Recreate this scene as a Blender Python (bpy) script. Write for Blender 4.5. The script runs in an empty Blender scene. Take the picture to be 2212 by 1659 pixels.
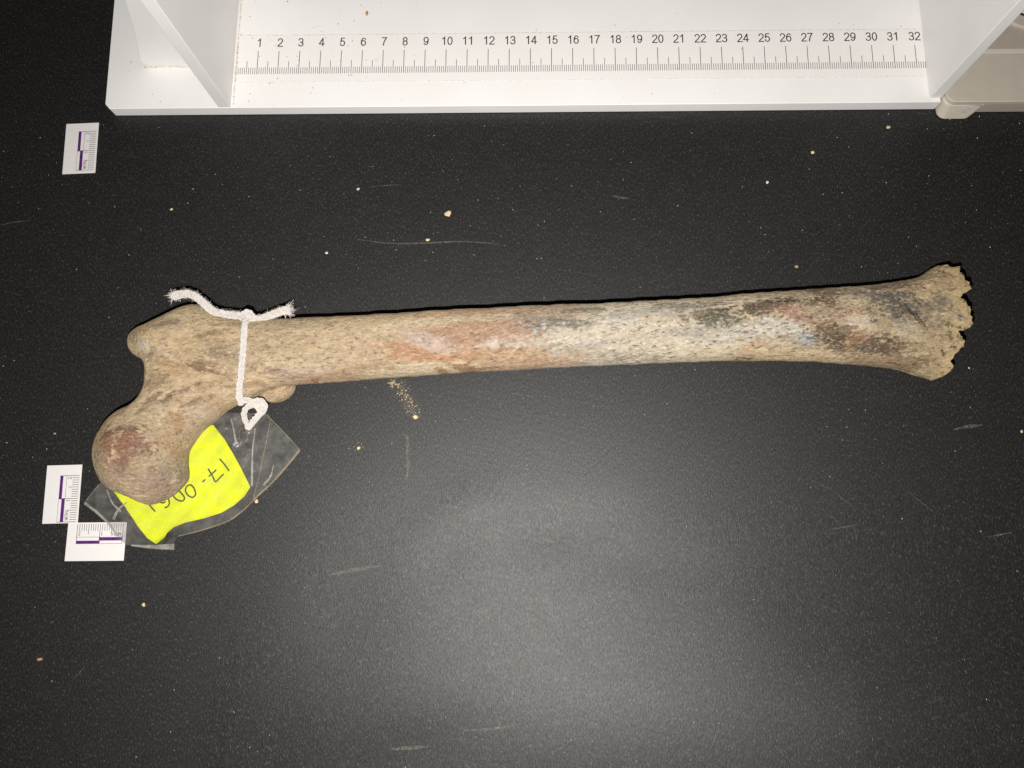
import bpy, bmesh, math, random
import numpy as np
from mathutils import Vector, Matrix
from mathutils.bvhtree import BVHTree

# ------------------------------------------------------------------ camera, light, exposure
# All lengths below are in centimetres on the table; CM turns them into metres.
CM = 0.01
FOC, NX, NY, CAMH = 1662.7, 1145.4, 1150.5, 33.489   # lens and plumb point solved from the two printed rulers
FLASH = (-0.8, -2.1, 33.0)                            # phone flash beside the lens
FLASH_W = 9.3
scene = bpy.context.scene
_g = np.array([NX - 1106, -(NY - 829.5), -FOC]); _g /= np.linalg.norm(_g)
_Z = -_g; _X = np.array([1., 0, 0]) - _Z[0] * _Z; _X /= np.linalg.norm(_X); _Y = np.cross(_Z, _X)
CM3 = np.array([_X, _Y, _Z])
cam_d = bpy.data.cameras.new('camera'); cam = bpy.data.objects.new('camera', cam_d)
scene.collection.objects.link(cam); scene.camera = cam
cam_d.sensor_fit = 'HORIZONTAL'; cam_d.sensor_width = 36.0; cam_d.lens = FOC * 36.0 / 2212.0
cam_d.clip_start = 0.01; cam_d.clip_end = 20.0
_m = Matrix([list(r) for r in CM3]).to_4x4(); _m.translation = (0, 0, CAMH * CM); cam.matrix_world = _m
world = bpy.data.worlds.new('World'); scene.world = world; world.use_nodes = True
bg = world.node_tree.nodes['Background']; bg.inputs[0].default_value = (1.0, 0.97, 0.93, 1); bg.inputs[1].default_value = 0.012
ld = bpy.data.lights.new('phone_flash', 'SPOT'); lo = bpy.data.objects.new('phone_flash', ld); scene.collection.objects.link(lo)
ld.energy = FLASH_W; ld.color = (1.0, 0.968, 0.925); ld.shadow_soft_size = 0.25 * CM
ld.spot_size = math.radians(172); ld.spot_blend = 1.0
_lm = _m.copy(); _lm.translation = [c * CM for c in FLASH]; lo.matrix_world = _lm
scene.view_settings.view_transform = 'Standard'; scene.view_settings.look = 'None'
scene.view_settings.exposure = 0.0; scene.view_settings.gamma = 1.0
scene.render.engine = 'CYCLES'; scene.render.resolution_x = 1024; scene.render.resolution_y = 768

# CORE BEGIN
def at(px, py, z=0.0):
    """table point under a point measured on the photograph (2212 wide), at its real height z"""
    d = CM3 @ np.array([(px - 1106) / FOC, -(py - 829.5) / FOC, -1.])
    return d[:2] * ((CAMH - z) / -d[2])

def polyline_phi(poly, X, Y):
    """signed distance to a closed polygon, negative inside"""
    P = np.asarray(poly, float); Q = np.roll(P, -1, 0)
    d2 = np.full(X.shape, 1e9); ins = np.zeros(X.shape, bool)
    for (ax, ay), (bx, by) in zip(P, Q):
        ex, ey = bx - ax, by - ay; L = ex * ex + ey * ey + 1e-12
        t = np.clip(((X - ax) * ex + (Y - ay) * ey) / L, 0, 1)
        d2 = np.minimum(d2, (X - ax - t * ex) ** 2 + (Y - ay - t * ey) ** 2)
        c = (ay > Y) != (by > Y)
        if abs(ey) > 1e-12:
            ins ^= c & (X < ex * (Y - ay) / ey + ax)
    return np.where(ins, -1, 1) * np.sqrt(d2)

def zs(pts, ox, oy, s=2.212):
    return [((ox + x / s) / 1.82278, (oy + y / s) / 1.82278) for x, y in pts]

# outline of the bone as traced (photograph coordinates, 2212 wide)
TOP = (zs([(480,560),(530,520),(600,490),(680,450),(780,405),(880,362),(960,335),(1040,325),(1150,365),(1250,412),(1350,440),(1450,455),(1600,456),(1750,452),(1900,446)],300,1050)
     + zs([(200,440),(500,427),(800,415),(1000,405),(1200,390),(1500,372),(1800,360)],1100,1050)
     + zs([(0,458),(400,440),(800,428),(1200,405),(1500,388),(1800,372)],2000,1000)
     + zs([(0,460),(300,437),(600,415),(900,395),(1100,385),(1300,360),(1450,340),(1550,315),(1620,285),(1680,245),(1720,222)],2900,950))
EXT = zs([(1800,170),(1950,100),(2150,40),(2300,40),(2300,1420),(2100,1380),(1900,1290)],2900,950)
BOT = (zs([(1680,1205),(1600,1190),(1500,1152),(1400,1125),(1250,1100),(1100,1085),(900,1070),(700,1055),(400,1045),(0,1045)],2900,950)
     + zs([(1800,938),(1500,945),(1200,957),(900,970),(600,985),(300,1000),(0,1018)],2000,1000)
     + zs([(1800,915),(1500,935),(1200,955),(900,975),(600,1000),(300,1022)],1100,1050)
     + zs([(2050,1022),(1900,1035),(1800,1052),(1700,1085),(1620,1120),(1540,1158),(1470,1187)],300,1050))
HEAD = (zs([(1400,215),(1330,260),(1260,310),(1200,365),(1150,400),(1100,450),(1050,520),(1010,580),(990,620),(980,670),(975,720),(978,760),(985,800),(980,850),(965,890),(930,930),(880,975),(830,1015),(760,1050),(690,1072),(630,1080),(580,1068),(520,1045),(450,1015),(380,985),(320,958),(270,930),(225,890),(185,830),(155,760),(140,700),(135,645)],300,1500)
      + zs([(142,1570),(160,1500),(190,1430),(240,1355),(300,1295),(370,1245),(440,1205),(500,1165),(545,1120),(570,1080),(580,1040),(588,980),(592,920),(590,870),(575,830),(545,795),(500,765),(465,730),(445,690),(440,640),(450,600)],300,1050))
JAG = zs([(1720,222),(1750,218),(1790,212),(1840,212),(1855,235),(1880,228),(1910,235),(1925,260),(1925,285),(1955,310),(1970,340),(1985,380),(2000,410),(2003,440),(1985,460),(1960,475),(1945,495),(1925,505),(1940,520),(1965,530),(1980,555),(2000,570),(2025,590),(2035,610),(2030,640),(2040,670),(2050,700),(2052,745),(2040,762),(1985,762),(1955,772),(1950,785),(1890,785),(1915,790),(1935,820),(1955,850),(1950,880),(1945,905),(1940,920),(1915,950),(1880,980),(1830,1025),(1800,1055),(1785,1085),(1800,1095),(1810,1120),(1800,1150),(1770,1180),(1725,1210)],2900,950)
OUTLINE_P = TOP + EXT + BOT + HEAD
HEADC, HEADR = (-15.93, 3.14), 1.93
def zmid(X, Y):
    z = np.interp(X, [-17, -12, -2, 5, 14, 17.5], [1.52, 1.66, 1.95, 2.00, 1.60, 1.43])
    return z + 0.42 * np.exp(-((X - HEADC[0]) ** 2 + (Y - HEADC[1]) ** 2) / 2.2 ** 2)
def on_mid(px, py, dz=0.0):
    z = 1.8
    for _ in range(6):
        x, y = at(px, py, z); z = float(zmid(x, y)) + dz
    return at(px, py, z)
def resample(P, step):
    P = np.asarray(P, float); out = []
    for a, b in zip(P[:-1], P[1:]):
        n = max(1, int(round(np.hypot(*(b - a)) / step)))
        for k in range(n): out.append(a + (b - a) * k / n)
    out.append(P[-1]); return np.array(out)

DX = 0.055
def bone_fields(outline, jag):
    xs = np.arange(-18.8, 19.8, DX); ys = np.arange(0.2, 12.2, DX)
    X, Y = np.meshgrid(xs, ys, indexing='ij')
    phi = polyline_phi(outline, X, Y); ins = phi < 0
    # inflate the outline: laplace(u) = -2, u = 0 outside; a long strip comes out round
    w = np.clip(-phi, 0, 1.6); u = w * (3.2 - w) * 0.8
    src = 2 * DX * DX / 4
    for _ in range(2300):
        u = (np.roll(u, 1, 0) + np.roll(u, -1, 0) + np.roll(u, 1, 1) + np.roll(u, -1, 1)) / 4 + src
        u[~ins] = 0
    z0 = np.sqrt(np.maximum(u, 0)); zc = 1.72
    zt = z0 / (1 + (z0 / zc) ** 4) ** 0.25
    sph = np.sqrt(np.maximum(HEADR ** 2 - (X - HEADC[0]) ** 2 - (Y - HEADC[1]) ** 2, 0))
    dd = np.clip(-phi, 0, HEADR); sph = np.minimum(sph, np.sqrt(dd * (2 * HEADR - dd)))   # always rounds off at the rim
    k = 0.25; h = np.clip(0.5 + 0.5 * (sph - zt) / k, 0, 1)
    zt = np.where(ins & (sph > 0), zt * (1 - h) + sph * h + k * h * (1 - h), zt)
    cut = polyline_phi(list(jag) + [(jag[-1][0] - .1, -10), (-25, -10), (-25, 25), (jag[0][0] - .1, 25)], X, Y)
    # relief: flat neck, hollow beside the great trochanter, ridge along the intertrochanteric line
    def blob(px, py, rx, ry, ang, amp):
        cx, cy = at(px, py, 3.2); a = math.radians(ang); c, s = math.cos(a), math.sin(a)
        U = (X - cx) * c + (Y - cy) * s; V = -(X - cx) * s + (Y - cy) * c
        return amp * np.exp(-(U / rx) ** 2 - (V / ry) ** 2)
    edge = np.clip(-phi / 0.5, 0, 1)
    rel = (blob(350, 770, .9, .8, 0, -.28) + blob(330, 715, .8, .6, 20, .22) + blob(425, 780, 1.2, .25, -35, .12)
         + blob(420, 880, 1.3, .7, 45, -.18) + blob(350, 905, .35, 1.3, -40, -.10) + blob(640, 800, 2.5, .35, 10, .08)
         + blob(2040, 640, 1.0, .5, 30, -.18) + blob(1990, 720, 1.5, .8, 0, -.15) + blob(2020, 790, 1.0, .4, -25, .10))
    zt = zt + rel * edge
    return xs, ys, X, Y, phi, cut, zt
# CORE END

# outline of the bone on the table plane and its broken edge, in cm
BONE_OUT = [(-17.196, 8.519), (-16.985, 8.708), (-16.636, 8.825), (-16.233, 9.001), (-15.741, 9.215), (-15.256, 9.429), (-14.893, 9.606), (-14.52, 9.736), (-13.939, 9.546), (-13.423, 9.267), (-12.906, 9.085), (-12.386, 8.971), (-11.621, 8.942), (-10.863, 8.959), (-10.109, 8.987), (-9.761, 9.008), (-8.262, 9.055), (-6.769, 9.107), (-5.776, 9.145), (-4.787, 9.207), (-3.309, 9.275), (-1.836, 9.314), (-0.903, 9.371), (1.05, 9.444), (2.997, 9.489), (4.942, 9.578), (6.411, 9.666), (7.886, 9.769), (8.83, 9.89), (10.314, 10.001), (11.802, 10.119), (13.293, 10.225), (14.293, 10.284), (15.302, 10.439), (16.063, 10.559), (16.576, 10.722), (16.931, 10.921), (17.249, 11.139), (17.465, 11.255), (17.884, 11.525), (18.656, 11.886), (19.671, 12.192), (20.406, 12.185), (19.582, 5.239), (18.662, 5.437), (17.791, 5.944), (16.79, 6.429), (16.399, 6.487), (15.935, 6.675), (15.445, 6.804), (14.711, 6.882), (13.982, 6.941), (13.016, 7.015), (12.05, 7.088), (10.596, 7.119), (8.66, 7.1), (7.737, 7.076), (6.289, 7.023), (4.845, 6.955), (3.412, 6.901), (1.975, 6.846), (0.535, 6.784), (-0.906, 6.695), (-1.825, 6.671), (-3.275, 6.589), (-4.729, 6.503), (-6.189, 6.419), (-7.653, 6.308), (-9.122, 6.211), (-9.219, 6.217), (-9.96, 6.178), (-10.463, 6.117), (-10.961, 5.967), (-11.354, 5.799), (-11.73, 5.602), (-12.06, 5.461), (-12.417, 5.371), (-12.773, 5.165), (-13.103, 4.914), (-13.357, 4.627), (-13.594, 4.468), (-13.843, 4.221), (-14.051, 3.867), (-14.238, 3.58), (-14.347, 3.354), (-14.37, 3.078), (-14.361, 2.815), (-14.313, 2.602), (-14.278, 2.429), (-14.285, 2.233), (-14.273, 2.063), (-14.387, 1.868), (-14.605, 1.658), (-14.819, 1.468), (-15.128, 1.29), (-15.446, 1.162), (-15.732, 1.113), (-15.973, 1.183), (-16.255, 1.321), (-16.606, 1.463), (-16.969, 1.595), (-17.27, 1.736), (-17.518, 1.879), (-17.727, 2.079), (-17.908, 2.37), (-18.057, 2.696), (-18.135, 2.963), (-18.162, 3.192), (-18.15, 3.495), (-18.109, 3.8), (-18.026, 4.11), (-17.853, 4.454), (-17.634, 4.746), (-17.353, 5.014), (-17.02, 5.194), (-16.657, 5.313), (-16.392, 5.546), (-16.251, 5.817), (-16.208, 6.087), (-16.223, 6.416), (-16.277, 6.743), (-16.358, 7.039), (-16.563, 7.259), (-16.813, 7.398), (-17.067, 7.542), (-17.233, 7.742), (-17.309, 7.946), (-17.327, 8.176), (-17.298, 8.336)]
BONE_CUT = [(17.462, 11.259), (17.411, 11.153), (17.529, 11.135), (17.687, 11.084), (17.678, 10.926), (17.798, 10.961), (17.904, 10.906), (17.918, 10.756), (17.872, 10.613), (17.973, 10.475), (18.001, 10.313), (18.025, 10.103), (18.059, 9.946), (18.038, 9.791), (17.932, 9.69), (17.794, 9.614), (17.701, 9.513), (17.594, 9.464), (17.64, 9.385), (17.739, 9.33), (17.785, 9.202), (17.862, 9.125), (17.961, 9.025), (17.993, 8.926), (17.945, 8.777), (17.972, 8.63), (17.998, 8.483), (17.981, 8.265), (17.912, 8.183), (17.649, 8.182), (17.502, 8.134), (17.468, 8.071), (17.186, 8.072), (17.307, 8.046), (17.439, 7.921), (17.568, 7.794), (17.581, 7.667), (17.598, 7.565), (17.616, 7.509), (17.537, 7.382), (17.414, 7.256), (17.208, 7.057), (17.106, 6.93), (17.071, 6.802), (17.179, 6.766), (17.261, 6.659), (17.244, 6.528), (17.134, 6.397), (16.961, 6.269)]


# ------------------------------------------------------------------ helpers
ROOT = scene.collection
def link(o, parent=None):
    ROOT.objects.link(o)
    if parent is not None:
        o.parent = parent
    return o
def mesh_obj(name, verts, faces, mat, parent=None, smooth=False, ofs=(0, 0, 0)):
    """verts in cm (world); one mesh object"""
    me = bpy.data.meshes.new(name)
    V = np.asarray(verts, float) * CM
    if parent is not None:
        q = parent
        while q is not None: V = V - np.array(q.location); q = q.parent
    me.from_pydata(V.tolist(), [], [list(map(int, f)) for f in faces]); me.update()
    if smooth: me.polygons.foreach_set('use_smooth', [True] * len(me.polygons))
    if mat is not None: me.materials.append(mat)
    return link(bpy.data.objects.new(name, me), parent)
def empty(name, loc):
    o = bpy.data.objects.new(name, None); o.empty_display_size = 0.01; o.location = [c * CM for c in loc]
    return link(o)
def tag(o, label=None, cat=None, group=None, kind=None):
    for k, v in (('label', label), ('category', cat), ('group', group), ('kind', kind)):
        if v: o[k] = v
    return o
class MB:
    def __init__(s): s.v = []; s.f = []
    def add(s, v, f):
        n = len(s.v); s.v += [tuple(p) for p in v]; s.f += [[i + n for i in q] for q in f]; return s
    def obj(s, name, mat, parent=None, smooth=False): return mesh_obj(name, s.v, s.f, mat, parent, smooth)
def prism(poly, z0, z1):
    """closed prism over an (x, y) polygon given counter-clockwise"""
    n = len(poly); v = [(x, y, z0) for x, y in poly] + [(x, y, z1) for x, y in poly]
    f = [list(range(n - 1, -1, -1)), list(range(n, 2 * n))] + [[i, (i + 1) % n, n + (i + 1) % n, n + i] for i in range(n)]
    return v, f
def bevel(o, w, seg=3, ang=40):
    m = o.modifiers.new('b', 'BEVEL'); m.width = w * CM; m.segments = seg; m.limit_method = 'ANGLE'; m.angle_limit = math.radians(ang)
    o.data.polygons.foreach_set('use_smooth', [True] * len(o.data.polygons))
    w2 = o.modifiers.new('n', 'WEIGHTED_NORMAL'); w2.keep_sharp = False
    return o
def catmull(P, step):
    P = np.asarray(P, float); Q = np.vstack([2 * P[0] - P[1], P, 2 * P[-1] - P[-2]]); out = []
    for i in range(1, len(Q) - 2):
        a, b, c, d = Q[i - 1:i + 3]; n = max(2, int(np.linalg.norm(c - b) / step))
        for k in range(n):
            t = k / n
            out.append(0.5 * (2 * b + (c - a) * t + (2 * a - 5 * b + 4 * c - d) * t * t + (3 * b - a - 3 * c + d) * t ** 3))
    out.append(P[-1]); return np.array(out)
def frames(P):
    T = np.gradient(P, axis=0); T /= np.linalg.norm(T, axis=1)[:, None] + 1e-9
    n = np.cross(T[0], [0.3, 0.2, 1.0]); n /= np.linalg.norm(n); N = []
    for t in T:
        n = n - t * (n @ t); n /= np.linalg.norm(n) + 1e-9; N.append(n.copy())
    N = np.array(N); return T, N, np.cross(T, N)
def tube(mb, P, r, seg=8, cap=True):
    P = np.asarray(P, float); r = np.broadcast_to(np.asarray(r, float), (len(P),)); T, N, B = frames(P)
    v = []; f = []
    for i in range(len(P)):
        for k in range(seg):
            a = 2 * math.pi * k / seg; v.append(P[i] + r[i] * (math.cos(a) * N[i] + math.sin(a) * B[i]))
    for i in range(len(P) - 1):
        for k in range(seg):
            f.append([i * seg + k, i * seg + (k + 1) % seg, (i + 1) * seg + (k + 1) % seg, (i + 1) * seg + k])
    if cap: f += [list(range(seg - 1, -1, -1)), list(range((len(P) - 1) * seg, len(P) * seg))]
    mb.add(v, f)
def march(xs, ys, phi):
    """fill phi < 0 on a grid; returns (x, y) verts, faces, directed boundary edges"""
    nx, ny = phi.shape; ins = phi < 0; idx = -np.ones(phi.shape, int); V = []; F = []; E = []
    for i, j in np.argwhere(ins): idx[i, j] = len(V); V.append((xs[i], ys[j]))
    cut = {}
    def cp(a, b):
        k = (a, b) if a < b else (b, a)
        if k not in cut:
            pa, pb = phi[k[0]], phi[k[1]]; t = pa / (pa - pb); t = min(max(t, .02), .98)
            cut[k] = len(V); V.append((xs[k[0][0]] * (1 - t) + xs[k[1][0]] * t, ys[k[0][1]] * (1 - t) + ys[k[1][1]] * t))
        return cut[k]
    cnt = ins[:-1, :-1].astype(int) + ins[1:, :-1] + ins[1:, 1:] + ins[:-1, 1:]
    for i, j in np.argwhere(cnt > 0):
        c = [(i, j), (i + 1, j), (i + 1, j + 1), (i, j + 1)]
        if cnt[i, j] == 4: F.append([idx[p] for p in c]); continue
        poly = []; mk = []
        for k in range(4):
            a, b = c[k], c[(k + 1) % 4]
            if ins[a]: poly.append(idx[a]); mk.append(0)
            if ins[a] != ins[b]: poly.append(cp(a, b)); mk.append(1 if ins[a] else 2)
        if cnt[i, j] == 2 and len(poly) == 6:      # two opposite corners: two triangles
            if ins[c[0]]: tr = [[5, 0, 1], [2, 3, 4]]
            else: tr = [[0, 1, 2], [3, 4, 5]]
            for t in tr: F.append([poly[q] for q in t])
            continue
        F.append(poly)
    return np.array(V), F
def bound_edges(F):
    s = set()
    for f in F:
        for a, b in zip(f, f[1:] + f[:1]): s.add((a, b))
    return [(a, b) for a, b in s if (b, a) not in s]
def sheet(poly, zf, thick, step, name, mat, parent=None):
    """thin curved sheet over a polygon: zf(x, y) gives the height of its middle"""
    P = np.array(poly); xs = np.arange(P[:, 0].min() - step, P[:, 0].max() + 2 * step, step); ys = np.arange(P[:, 1].min() - step, P[:, 1].max() + 2 * step, step)
    X, Y = np.meshgrid(xs, ys, indexing='ij'); V, F = march(xs, ys, polyline_phi(poly, X, Y))
    z = zf(V[:, 0], V[:, 1]); n = len(V)
    v = [(x, y, q + thick / 2) for (x, y), q in zip(V, z)]
    if thick <= 0: return mesh_obj(name, v, F, mat, parent, True)
    v += [(x, y, q - thick / 2) for (x, y), q in zip(V, z)]
    f = F + [[i + n for i in q[::-1]] for q in F] + [[b, a, a + n, b + n] for a, b in bound_edges(F)]
    return mesh_obj(name, v, f, mat, parent, True)
_rs = np.random.RandomState(7); _tab = _rs.rand(64, 64, 64)
def vnoise(P):
    i = np.floor(P).astype(int); f = P - i; f = f * f * (3 - 2 * f); r = 0
    for a in (0, 1):
        for b in (0, 1):
            for c in (0, 1):
                w = (f[:, 0] if a else 1 - f[:, 0]) * (f[:, 1] if b else 1 - f[:, 1]) * (f[:, 2] if c else 1 - f[:, 2])
                r = r + w * _tab[(i[:, 0] + a) % 64, (i[:, 1] + b) % 64, (i[:, 2] + c) % 64]
    return r
def fbm(P, o=4):
    r = 0; a = .5; t = 0
    for k in range(o): r = r + a * vnoise(P * 2 ** k + 17.3 * k); t += a; a *= .55
    return r / t
def lin(c): 
    c = np.asarray(c, float) / 255.; return np.where(c <= .04045, c / 12.92, ((c + .055) / 1.055) ** 2.4)

# ------------------------------------------------------------------ materials
def new_mat(name):
    m = bpy.data.materials.new(name); m.use_nodes = True; nt = m.node_tree
    return m, nt, nt.nodes['Principled BSDF']
def nd(nt, t, **kw):
    n = nt.nodes.new(t)
    for k, v in kw.items():
        if k.startswith('i_'): n.inputs[int(k[2:])].default_value = v
        else: setattr(n, k, v)
    return n
def coords(nt, scale, rot=(0, 0, 0)):
    g = nd(nt, 'ShaderNodeNewGeometry'); mp = nd(nt, 'ShaderNodeMapping'); mp.inputs['Scale'].default_value = scale; mp.inputs['Rotation'].default_value = rot
    pre = nd(nt, 'ShaderNodeVectorMath', operation='SCALE'); pre.inputs['Scale'].default_value = 100.0
    nt.links.new(g.outputs['Position'], pre.inputs[0]); nt.links.new(pre.outputs[0], mp.inputs['Vector']); return mp.outputs[0]
def noise(nt, vec, scale, detail=4, rough=.6):
    n = nd(nt, 'ShaderNodeTexNoise'); n.inputs['Scale'].default_value = scale; n.inputs['Detail'].default_value = detail; n.inputs['Roughness'].default_value = rough
    nt.links.new(vec, n.inputs['Vector']); return n.outputs['Fac']
def ramp(nt, fac, stops):
    r = nd(nt, 'ShaderNodeValToRGB'); e = r.color_ramp.elements
    while len(e) < len(stops): e.new(.5)
    for q, (p, c) in zip(e, stops): q.position = p; q.color = (*c, 1) if len(c) == 3 else c
    nt.links.new(fac, r.inputs[0]); return r.outputs[0]
def mix(nt, fac, a, b, mode='MIX'):
    m = nd(nt, 'ShaderNodeMix', data_type='RGBA', blend_type=mode)
    for s, v in ((0, fac), (6, a), (7, b)):
        if hasattr(v, 'links'): nt.links.new(v, m.inputs[s])
        else: m.inputs[s].default_value = v if s == 0 else ((*v, 1) if len(v) == 3 else v)
    return m.outputs[2]
def bump(nt, bs, h, strength, dist):
    b = nd(nt, 'ShaderNodeBump'); b.inputs['Strength'].default_value = strength; b.inputs['Distance'].default_value = dist * CM
    nt.links.new(h, b.inputs['Height']); nt.links.new(b.outputs[0], bs.inputs['Normal'])
def simple(name, col, rough=.5, spec=.5, var=0.0, vscale=8, bmp=0.0, bscale=40):
    m, nt, bs = new_mat(name); bs.inputs['Roughness'].default_value = rough; bs.inputs['Specular IOR Level'].default_value = spec
    v = coords(nt, (1, 1, 1)); c = np.asarray(col, float)
    if var:
        f = noise(nt, v, vscale, 5, .65)
        nt.links.new(ramp(nt, f, [(.3, tuple(c * (1 - var))), (.7, tuple(np.minimum(c * (1 + var), .95)))]), bs.inputs['Base Color'])
    else: bs.inputs['Base Color'].default_value = (*c, 1)
    if bmp: bump(nt, bs, noise(nt, v, bscale, 3, .6), bmp, .01)
    return m

# black paper: matt dark sheet, fine fibre relief
def make_paper():
    m, nt, bs = new_mat('black_paper');  bs.inputs['Specular IOR Level'].default_value = .50
    v1 = coords(nt, (1, .38, 1), (0, 0, math.radians(4))); v2 = coords(nt, (1, 1, 1))
    fine = noise(nt, v1, 22, 4, .75); mid = noise(nt, v2, 1.1, 4, .55); sp = noise(nt, v1, 19, 2, .5)
    c = ramp(nt, fine, [(.30, (.0015, .0015, .0015)), (.50, (.0085, .0082, .0080)), (.72, (.030, .0285, .027))])
    c = mix(nt, ramp(nt, mid, [(.45, (0, 0, 0)), (.8, (.12, .12, .12))]), c, (.03, .027, .024))
    c = mix(nt, ramp(nt, sp, [(.58, (0, 0, 0)), (.70, (.6, .6, .6))]), c, (.075, .07, .065))
    gl = noise(nt, coords(nt, (1, .30, 1), (0, 0, math.radians(3))), 24, 4, .75)
    nt.links.new(ramp(nt, gl, [(.34, (.31, .31, .31)), (.50, (.44, .44, .44)), (.70, (.66, .66, .66))]), bs.inputs['Specular IOR Level'])
    nt.links.new(c, bs.inputs['Base Color'])
    nt.links.new(ramp(nt, mid, [(.3, (.495, .495, .495)), (.7, (.515, .515, .515))]), bs.inputs['Roughness'])
    bump(nt, bs, fine, .8, .013)
    return m
M_PAPER = make_paper()
# white acrylic of the measuring board
def make_white():
    m, nt, bs = new_mat('white_acrylic'); bs.inputs['Roughness'].default_value = .38; bs.inputs['Specular IOR Level'].default_value = .35
    v = coords(nt, (1, 1, 1)); a = noise(nt, v, .35, 3, .5); b = noise(nt, v, 9, 2, .5)
    c = ramp(nt, a, [(.3, (.79, .77, .755)), (.7, (.82, .81, .80))])
    c = mix(nt, ramp(nt, b, [(.74, (0, 0, 0)), (.80, (.25, .25, .25))]), c, (.45, .36, .22))
    nt.links.new(c, bs.inputs['Base Color']); return m
M_WHITE = make_white()
M_STRIP = simple('ruler_film', (.80, .775, .755), .35, .35, .015, 1)
M_INK = simple('black_print', (.012, .011, .012), .6, .2)
M_GLUE = simple('yellowed_glue', (.62, .46, .22), .6, .3, .35, 4)
M_DIRT = simple('brown_dirt', (.10, .065, .035), .9, .1, .4, 10)
M_CARD = simple('white_card', (.70, .67, .66), .55, .3, .02, 3, .1, 30)
M_PURPLE = simple('purple_print', (.085, .018, .14), .5, .3, .35, 5)
M_PRINT = simple('dark_print', (.045, .035, .045), .6, .2)
M_CASE = simple('beige_plastic', (.50, .455, .385), .48, .4, .05, 2, .25, 22)
M_CASE2 = simple('darker_beige_plastic', (.42, .375, .315), .5, .4, .05, 2, .25, 22)  # darker copy of the beige; shade of the rear slope put into the colour
M_CASELINE = simple('pale_plastic', (.62, .57, .50), .4, .5)
M_DARK = simple('dark_rubber', (.02, .022, .018), .5, .4)
M_GLASS = simple('clear_insert', (.45, .44, .42), .08, .9, .3, 12, .6, 14)
M_YELLOW = simple('fluorescent_yellow_paper', (.58, .62, .002), .65, .2, .03, 3, .08, 20)
M_PEN = simple('dark_green_ink', (.014, .028, .012), .5, .3)
def make_twine():
    m, nt, bs = new_mat('cotton_twine'); bs.inputs['Diffuse Roughness'].default_value = 1.0; bs.inputs['Roughness'].default_value = .9; bs.inputs['Specular IOR Level'].default_value = .1
    v = coords(nt, (1, 1, 1)); f = noise(nt, v, 14, 4, .6)
    nt.links.new(ramp(nt, f, [(.3, (.38, .35, .322)), (.6, (.52, .49, .458))]), bs.inputs['Base Color']); bump(nt, bs, f, .6, .02); return m
M_TWINE = make_twine()
def make_film(name, haze, tint=(1, 1, 1), dif=(.30, .29, .26)):
    m, nt, bs = new_mat(name); nt.nodes.remove(bs); out = nt.nodes['Material Output']
    tr = nd(nt, 'ShaderNodeBsdfTransparent'); tr.inputs[0].default_value = (*[.965 * t for t in tint], 1)
    df = nd(nt, 'ShaderNodeBsdfDiffuse'); df.inputs[0].default_value = (*dif, 1)
    gl = nd(nt, 'ShaderNodeBsdfGlossy'); gl.inputs['Roughness'].default_value = .24; gl.inputs[0].default_value = (.9, .9, .9, 1)
    fr = nd(nt, 'ShaderNodeFresnel'); fr.inputs[0].default_value = 1.45
    v = coords(nt, (1, 1, 1)); a = noise(nt, v, 2.2, 5, .7); b = noise(nt, v, 1.2, 3, .6)
    hz = ramp(nt, a, [(.35, (haze * .45,) * 3), (.72, (min(haze * 2.2, 1),) * 3)])
    m1 = nd(nt, 'ShaderNodeMixShader'); m2 = nd(nt, 'ShaderNodeMixShader'); L = nt.links.new
    L(hz, m1.inputs[0]); L(tr.outputs[0], m1.inputs[1]); L(df.outputs[0], m1.inputs[2])
    L(fr.outputs[0], m2.inputs[0]); L(m1.outputs[0], m2.inputs[1]); L(gl.outputs[0], m2.inputs[2]); L(m2.outputs[0], out.inputs[0])
    bp = nd(nt, 'ShaderNodeBump'); bp.inputs['Strength'].default_value = .8; bp.inputs['Distance'].default_value = .16 * CM
    L(b, bp.inputs['Height']); L(bp.outputs[0], gl.inputs['Normal']); return m
M_FILM = make_film('clear_film', .085, dif=(.38, .37, .34))
M_SEAM = make_film('tan_heat_seam', .55, dif=(.30, .24, .16))
M_FOLD = make_film('film_fold', .30, dif=(.50, .48, .42))
def make_scuff():
    m, nt, bs = new_mat('dusty_scuff'); bs.inputs['Base Color'].default_value = (.30, .27, .23, 1); bs.inputs['Roughness'].default_value = .9
    v = coords(nt, (1, 1, 1)); a = noise(nt, v, 9, 4, .7)
    nt.links.new(ramp(nt, a, [(.36, (0, 0, 0)), (.74, (.46, .46, .46))]), bs.inputs['Alpha']); return m
M_SCUFF = make_scuff()
def chip_mat(name, c): return simple(name, c, .85, .2, .25, 9, .4, 20)
M_SAND = chip_mat('pale_bone_crumb', (.60, .47, .28)); M_BROWNCHIP = chip_mat('brown_crumb', (.38, .23, .12)); M_WHITECHIP = chip_mat('white_grit', (.62, .58, .53))
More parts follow.
